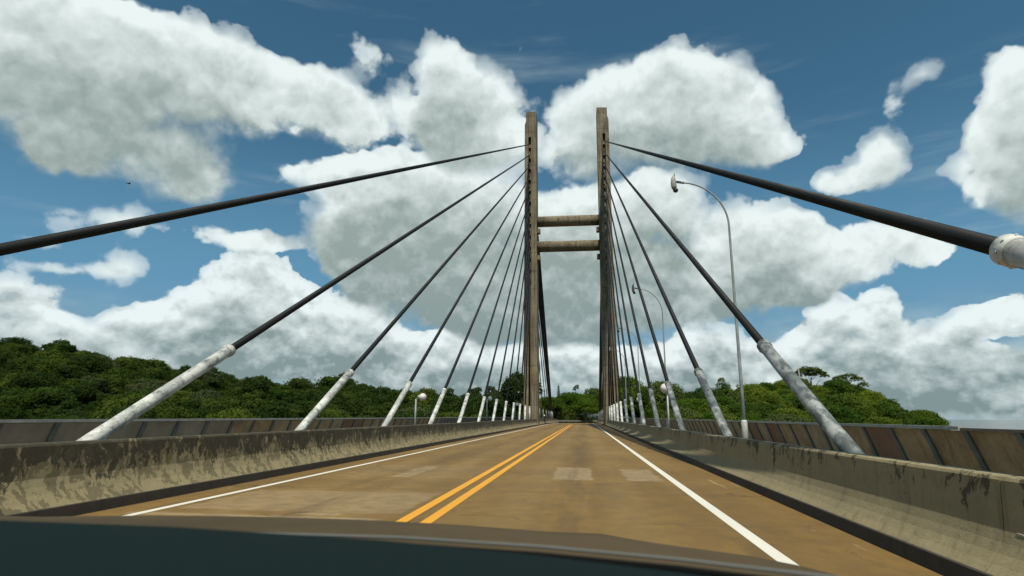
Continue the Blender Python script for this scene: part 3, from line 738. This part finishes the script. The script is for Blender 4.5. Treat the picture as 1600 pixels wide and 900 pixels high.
src_L = [broad('big dark round tree topping the left hill near the left edge', 88, 322, 11, 'leafL', 5.6, 6.0, 3.6, 17, count=9500, scale=1.25, group=G1),
         broad('dark tree cut by the left edge of the picture on the hilltop', -4, 322, 12, 'leafL', 4.6, 6.6, 3.2, 13, group=G1, scale=1.15),
         broad('round dark tree on the left hill slope, above the white cable sleeve', 168, 306, 13, 'leafL', 4.2, 7.0, 3.0, 12, group=G1),
         broad('spreading tree on the left forest line right of the second white sleeve', 497, 272, 14, 'leafL', 5.4, 6.2, 3.4, 16, group=G1, scale=1.05)]
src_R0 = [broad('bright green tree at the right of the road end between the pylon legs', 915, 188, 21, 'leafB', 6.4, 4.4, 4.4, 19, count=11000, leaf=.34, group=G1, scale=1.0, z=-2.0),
         broad('mid green tree straight beyond the road end between the pylon legs', 892, 190, 22, 'leafR', 5.6, 5.2, 4.6, 17, count=11000, leaf=.34, group=G1, z=-1.2),
         broad('bright green bushy tree behind the second lamp on the right', 1072, 190, 23, 'leafR', 5.4, 6.2, 3.4, 16, count=8000, leaf=.36, group=G1),
         broad('rounded tree on the crest of the right hill', 1215, 254, 24, 'leafR', 5.8, 6.0, 3.4, 17, count=9500, group=G1, scale=1.1)]
src_R = src_R0[1:]
# emergents with a shape of their own
L = lobes_round(31, 3.6, 11.5, 4.4, 12, .6, 1.2)
tree('emergent_tree', 'left one of two dark round-crowned trees rising left of the pylon', *at(741, 222), L, .32, 7000, 'leafL', 11, .3, tips_of(L), 31, scale=1.1, group=G1)
L = lobes_round(32, 3.3, 11.4, 4.0, 11, .62, 1.2)
tree('emergent_tree', 'right one of two dark round-crowned trees rising left of the pylon', *at(767, 222), L, .32, 6000, 'leafL', 11, .3, tips_of(L), 32, scale=1.1, group=G1)
L = [(0, 0, 11, 1.5, 1.4, 1.6), (-.7, 0, 13, 1.5, 1.3, 1.4), (.8, 0, 12.6, 1.3, 1.2, 1.3), (.1, 0, 9.4, 1.2, 1.1, 1.2), (-.5, 0, 14.4, 1.1, 1, 1.0), (1.2, 0, 10.6, 1.0, 1, .9)]
tree('emergent_tree', 'narrow dark tree sticking up left of the first lamp pole', *at(1133, 212), L, .32, 2600, 'leafR', 10.5, .22, tips_of(L), 33, group=G1, scale=1.15)
L = [(0, 0, 12, 1.3, 1.2, 1.4), (-.9, 0, 11, 1.2, 1.1, 1.0), (1.0, 0, 10.6, 1.2, 1.1, 1.1), (.4, 0, 13.4, 1.0, .9, 1.0)]
tree('emergent_tree', 'thin tree directly behind the first lamp pole', *at(1160, 222), L, .30, 1500, 'leafR', 10.5, .22, tips_of(L), 34, group=G1)
L = [(-2.6, 0, 11.2, 2.2, 1.8, 1.1), (-1.0, .6, 12.0, 2.3, 2.0, 1.2), (1.0, -.4, 11.8, 2.2, 1.9, 1.1), (2.8, .4, 11.0, 2.1, 1.7, 1.0), (4.0, 0, 10.2, 1.4, 1.2, .8), (-3.6, .2, 10.2, 1.2, 1, .7), (0, 0, 10.6, 2.0, 1.5, .8)]
tree('emergent_tree', 'flat-topped tree with a bare stem standing on the right hilltop', *at(1272, 262), L, .36, 5200, 'leafL', 9.8, .24, tips_of(L, 6), 35, group=G1, scale=1.3)
L = [(-3.0, 0, 8.6, 1.9, 1.6, 1.5), (-2.0, .4, 10.2, 1.9, 1.6, 1.1), (.2, 0, 10.9, 2.0, 1.7, .9), (2.2, .3, 10.1, 1.7, 1.5, 1.0), (3.6, 0, 8.6, 1.4, 1.2, 1.1), (4.4, .2, 6.6, 1.1, 1, 1.0), (-1.0, 0, 8.9, 1.4, 1, .8), (1.4, .2, 8.2, 1.2, .9, .8), (-2.6, 0, 6.6, 1.2, 1, .9)]
tree('emergent_tree', 'open see-through tree leaning right on the right hill slope', *at(1331, 262), L, .34, 3200, 'leafL', 7.0, .2, tips_of(L, 8), 36, lean=(.6, 0), group=G1, scale=1.45, z=float(ground(*at(1331, 262)))+1.2)
L = lobes_round(37, 2.6, 9.8, 3.0, 8, .75)
tree('emergent_tree', 'thin grey tree with sparse leaves on the left forest line', *at(239, 300), L, .30, 1100, 'leafL', 10.5, .2, tips_of(L, 8), 37, bark='palebark', group=G1)
g = np.random.default_rng(5)
tree('dead_tree', 'bare pale dead tree trunk on the right hilltop', *at(1254, 258), None, 0, 0, 'leafL', 17, .26, [(g.uniform(-1.2, 1.2), g.uniform(-1, 1), g.uniform(9, 14)) for _ in range(7)], 38, bark='palebark', group=G1)
L = [(.0, .0, z, 1.15*(1-(z-3)/12), 1.15*(1-(z-3)/12), .9) for z in np.arange(3, 12.2, .8)]
tree('conical_tree', 'narrow dark pointed tree left of the road end, right of the black backstays', *at(873, 178), L, .26, 3000, 'leafL', 10.5, .18, [], 39, z=-2.0, group=G1)
L = [(.1, 0, 12.0, 1.0, 1.0, .8), (.5, .2, 12.7, .7, .7, .5), (-.4, 0, 11.4, .6, .6, .4)]
tree('emergent_tree', 'slender tree with a tiny tuft above the trees at the road end', *at(900, 196), L, .30, 420, 'leafL', 11.8, .11, [(.1, 0, 12)], 40, group=G1)
# a palm behind the nearest globe lamp
def palm(px, r, h, label):
    x, y = at(px, r); t = thing('palm_tree', label, 'palm tree', (x, y, float(ground(x, y))), G1)
    MB().tube([(0, 0, -1), (.2, 0, h*.5), (.3, 0, h)], [.22, .17, .14], 10).build('trunk', M['palebark'], t)
    b = MB(); g = np.random.default_rng(3)
    for i in range(22):
        a = i*2.399; e = g.uniform(-.1, 1.1); le = g.uniform(3.0, 3.9); P = []
        for k in range(9):
            s = k/8; rr = le*s*math.cos(e*.6); P.append(Vector((.3+rr*math.cos(a), rr*math.sin(a), h+le*s*math.sin(e)*.6-1.9*s*s*le/3.5)))
        for k in range(8):
            w = .55*math.sin(math.pi*min(1, (k+.6)/8.5))+.06; sd = Vector((-math.sin(a), math.cos(a), 0)); dn = Vector((0, 0, -.35*w))
            c0 = P[k]; c1 = P[k].lerp(P[k+1], .45)
            for q in (-1, 1): b.add([c0, c1, c1+sd*w*q+dn+(P[k+1]-P[k])*.5, c0+sd*w*q*.96+dn+(P[k+1]-P[k])*.42], [(0, 1, 2, 3)])
    b.build('crown', M['leafL'], t)
palm(654, 236, 13.0, 'palm with dark drooping fronds behind the nearest globe lamp')

# ------------------------------------------------------------------ the forest itself: one mass, crowns instanced from the trees above
def forest(name, label, azr, src, seed, sp, kmin=.75, kmax=1.25, keep=None):
    g = np.random.default_rng(seed); P = []; a0, a1 = azr
    r = 108.0
    while r < 372:
        step = sp*(.8+.0012*r)
        n = int(abs(a1-a0)*r/step)
        for i in range(n):
            a = a0+(a1-a0)*(i+g.uniform(0, 1))/max(n, 1); q = r+g.uniform(-.5, .5)*step
            x, y = CAMP.x+q*math.sin(a), q*math.cos(a)
            rr = np.interp(a, _T[:, 0], _T[:, 2])
            if q > rr+14 : continue
            z = float(ground(x, y))
            if z < -13.6: continue
            bx = np.interp(y, [p[1] for p in bend], [p[0] for p in bend])
            if 95 < y < 238 and abs(x-bx) < (9.5 if y > 175 else 14): continue
            if y > 200 and x > 0 and abs(y-bend[-1][1]) < 12 and x < 90: continue
            s = g.uniform(kmin, kmax)*(1 if g.random() > .06 else 1.12)
            P.append((x, y, z-.9, g.uniform(0, 6.28), s, s*g.uniform(.72, 1.18)))
        r += step*.86
    P = np.array(P)
    me = bpy.data.meshes.new(name); me.vertices.add(len(P)); me.vertices.foreach_set('co', P[:, :3].ravel().astype('f'))
    ra = me.attributes.new('rotz', 'FLOAT_VECTOR', 'POINT'); ra.data.foreach_set('vector', np.stack([P[:, 3]*0, P[:, 3]*0, P[:, 3]], 1).ravel().astype('f'))
    sa = me.attributes.new('scl', 'FLOAT_VECTOR', 'POINT'); sa.data.foreach_set('vector', np.stack([P[:, 4], P[:, 4], P[:, 5]], 1).ravel().astype('f'))
    ia = me.attributes.new('pick', 'INT', 'POINT'); ia.data.foreach_set('value', g.integers(0, len(src), len(P)).astype('i'))
    me.update()
    o = link(name, me, kind='stuff', label=label, category='forest')
    ng = bpy.data.node_groups.new(name+'_nodes', 'GeometryNodeTree')
    ng.interface.new_socket('Geometry', in_out='INPUT', socket_type='NodeSocketGeometry'); ng.interface.new_socket('Geometry', in_out='OUTPUT', socket_type='NodeSocketGeometry')
    N = NT(ng); gi = N.new('NodeGroupInput'); go = N.new('NodeGroupOutput'); ip = N.new('GeometryNodeInstanceOnPoints'); jn = N.new('GeometryNodeJoinGeometry')
    for c in src:
        oi = N.new('GeometryNodeObjectInfo'); oi.transform_space = 'ORIGINAL'; oi.inputs['Object'].default_value = c; oi.inputs['As Instance'].default_value = True
        N.l.new(oi.outputs['Geometry'], jn.inputs[0])
    def att(nm, ty):
        a = N.new('GeometryNodeInputNamedAttribute'); a.data_type = ty; a.inputs[0].default_value = nm; return a.outputs[0]
    N.l.new(gi.outputs[0], ip.inputs['Points']); N.l.new(jn.outputs[0], ip.inputs['Instance']); ip.inputs['Pick Instance'].default_value = True
    N.l.new(att('pick', 'INT'), ip.inputs['Instance Index']); N.l.new(att('rotz', 'FLOAT_VECTOR'), ip.inputs['Rotation']); N.l.new(att('scl', 'FLOAT_VECTOR'), ip.inputs['Scale'])
    N.l.new(ip.outputs[0], go.inputs[0])
    md = o.modifiers.new('scatter', 'NODES'); md.node_group = ng
    print('FOREST', name, len(P))
    return o
def undergrowth():
    g = np.random.default_rng(77); L = []
    for i in range(560):
        c = bend[g.integers(3, len(bend))]; a = -g.uniform(7.5, 20); p = bp(c, a, 0)
        x, y = p[0]+g.uniform(-3, 3), p[1]+g.uniform(-2, 3)
        s = g.uniform(1.2, 2.3)+(1.5 if a < -11 else 0); L.append((x, y, float(ground(x, y))+s*.7, s*1.1, s, s*g.uniform(.8, 1.2)))
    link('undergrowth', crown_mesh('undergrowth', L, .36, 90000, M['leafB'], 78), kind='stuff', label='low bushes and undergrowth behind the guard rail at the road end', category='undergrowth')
undergrowth()
aL0, aM, aR1 = R(-62), az_el(850, 640)[0], R(40)
forest('forest', 'dense dark green forest covering the left hill and riverbank', (aL0, aM), src_L, 51, 7.8, 1.0, 1.6)
forest('forest', 'brighter green forest behind the road end and on the right hill', (aM, aR1), src_R, 52, 6.6, .85, 1.4)

# ------------------------------------------------------------------ the car the picture is taken from
def car():
    t = thing('car', 'car with dark teal dashboard and dusty bonnet at the bottom edge of the picture', 'car', (1.6, 0, 0))
    X0 = 1.6
    # bonnet
    b = MB(); nx, ny = 33, 26; hw = .90
    def hz(u, y):
        z = 1.112-.175*(y-1.1)-.18*(y-1.1)**2
        return z-.040*abs(u)**2.2-.035*max(0, abs(u)-.90)**1.2*4+.006*math.exp(-((abs(u)-.62)/.06)**2)
    for j in range(ny):
        y = .60+(1.86-.60)*j/(ny-1)
        for i in range(nx):
            u = -1+2*i/(nx-1); yy = y-.16*abs(u)**2.5*(j/(ny-1)); b.v.append((u*hw, yy, hz(u, y)-(.05*(max(0, j-ny+5)/4)**2)))
    for j in range(ny-1):
        for i in range(nx-1): b.f.append([j*nx+i, j*nx+i+1, (j+1)*nx+i+1, (j+1)*nx+i]); b.sm.append(True)
    for i in range(nx): b.v.append((b.v[(ny-1)*nx+i][0], b.v[(ny-1)*nx+i][1]+.02, b.v[(ny-1)*nx+i][2]-.07))
    for i in range(nx-1): b.f.append([(ny-1)*nx+i, (ny-1)*nx+i+1, ny*nx+i+1, ny*nx+i]); b.sm.append(True)
    b.build('hood', M['carpaint'], t)
    # fenders, doors and nose below the bonnet
    body = MB()
    for s in (-1, 1):
        ys = [-1.2, -.4, .1, .6, .95, 1.25, 1.45, 1.60, 1.70]
        for k in range(len(ys)-1):
            ya, yb = ys[k], ys[k+1]
            za, zb = [(1.0 if y < .6 else min(1.03, hz(1, y)-.02)) for y in (ya, yb)]
            lo = [(.72 if .75 < y < 1.5 else .34) for y in (ya, yb)]
            body.add([(s*.90, ya, za), (s*.90, yb, zb), (s*.93, yb, .72), (s*.93, ya, .72)], [(0, 1, 2, 3) if s > 0 else (3, 2, 1, 0)])
            if not (.6 <= ya < 1.45): body.add([(s*.93, ya, .72), (s*.93, yb, .72), (s*.91, yb, .30), (s*.91, ya, .30)], [(0, 1, 2, 3) if s > 0 else (3, 2, 1, 0)])
    body.sweep([(.86, 1.72), (.84, 1.80), (.74, 1.87), (.60, 1.92), (.45, 1.93), (.32, 1.90)], [(lambda z, y, u=u: (u*.90, y-.18*abs(u)**3, z)) for u in np.linspace(-1, 1, 15)], closed=False)
    body.build('body', M['carpaint'], t)
    for s in (-1, 1):
        w = MB().tube([(s*.80, 1.06, .34), (s*.92, 1.06, .34)], .33, 28).build('wheel', M['tyre'], t)
        MB().tube([(s*.921, 1.06, .34), (s*.935, 1.06, .34)], [.20, .17], 20).build('rim', M['rim'], w)
        MB().ball((s*.70, 1.80, .72), .10, 14, .8).build('headlight', M['lens'], t)
    # dashboard: its far edge follows the foot of the windscreen
    ex = [-.86, -.55, -.3, 0.0, .035, .21, .384, .50, .59, .69, .78, .84]
    ey = [.435, .458, .470, .476, .476, .481, .455, .436, .416, .386, .35, .315]
    ez = [z+.0042 for z in (1.206, 1.209, 1.2095, 1.2095, 1.2095, 1.2075, 1.2080, 1.2055, 1.2030, 1.2000, 1.196, 1.19)]
    n = len(ex); d = MB()
    for x, y, z in zip(ex, ey, ez):
        P = [(y+.002, z-.05), (y, z-.010), (y-.006, z-.003), (y-.02, z), (y-.10, z-.004), (y-.20, z-.018), (y-.32, z-.055), (y-.38, z-.12), (y-.40, z-.30)]
        for (yy, zz) in P: d.v.append((x, yy, zz))
    m = 9
    for i in range(n-1):
        for j in range(m-1): d.f.append([i*m+j, i*m+j+1, (i+1)*m+j+1, (i+1)*m+j]); d.sm.append(True)
    d.build('dashboard', M['dash'], t)
    # black seal and grey trim line at the foot of the windscreen, beyond the dashboard
    tx = [-.90, -.55, -.2, 0.02, .20, .384, .50, .60, .71, .80, .87]
    px = [(x, np.interp(x, ex, ey)+.045, np.interp(x, ex, ez)) for x in tx]
    rise = [-.026, -.026, -.025, -.022, -.0155, -.0105, -.0075, -.0055, -.0035, -.002, -.001]
    MB().tube([(x, y-.004, z+r-.006) for (x, y, z), r in zip(px, rise)], .0026, 10).build('windscreen_seal', M['black'], t)
    MB().tube([(x, y+.006, z+r-.0015) for (x, y, z), r in zip(px, rise)], .0012, 8).build('windscreen_trim', M['trim'], t)
    cw = MB()
    cw.sweep([(0, 0), (.10, -.05), (.20, -.10)], [(lambda a, c, q=q, r=r: (q[0], q[1]+a+.004, q[2]+r-.012+c)) for q, r in zip(px, rise)], closed=False, smooth=True)
    cw.build('cowl', M['black'], t)
car()

# ------------------------------------------------------------------ small things
def bird():
    p = CAMP + view_dir(201, 287)*62
    b = MB()
    b.tube([(-.16, 0, 0), (-.10, 0, .01), (0, 0, .015), (.10, 0, .02), (.17, 0, .02), (.20, 0, .015)], [.008, .03, .042, .036, .022, .004], 10)
    for s in (-1, 1):
        b.add([(.08, s*.03, .03), (.06, s*.22, .09), (-.02, s*.46, .05), (-.05, s*.24, .07), (-.07, s*.03, .025)], [(0, 1, 3, 4), (1, 2, 3)])
    b.add([(-.14, 0, .004), (-.26, .05, 0), (-.26, -.05, 0)], [(0, 1, 2)])
    o = b.build('bird', M['black'], None, tuple(p), label='tiny dark bird gliding below the big cloud at upper left', category='bird')
    o.rotation_euler = (.1, 0, R(65))
bird()
def paint_mark():
    q = []
    for i in range(21):
        a = i/20*2*math.pi; q.append((5.349, 5.065+.045*math.cos(a)+.012*math.sin(2*a), .440+.022*math.sin(a)))
    o = MB().tube(q, .0035, 6, cap=False).build('paint_mark', M['palepost'])
    for t in bpy.data.objects:
        if t.name.startswith('concrete_barrier') and 'right edge' in t.get('label', ''): o.parent = t
paint_mark()
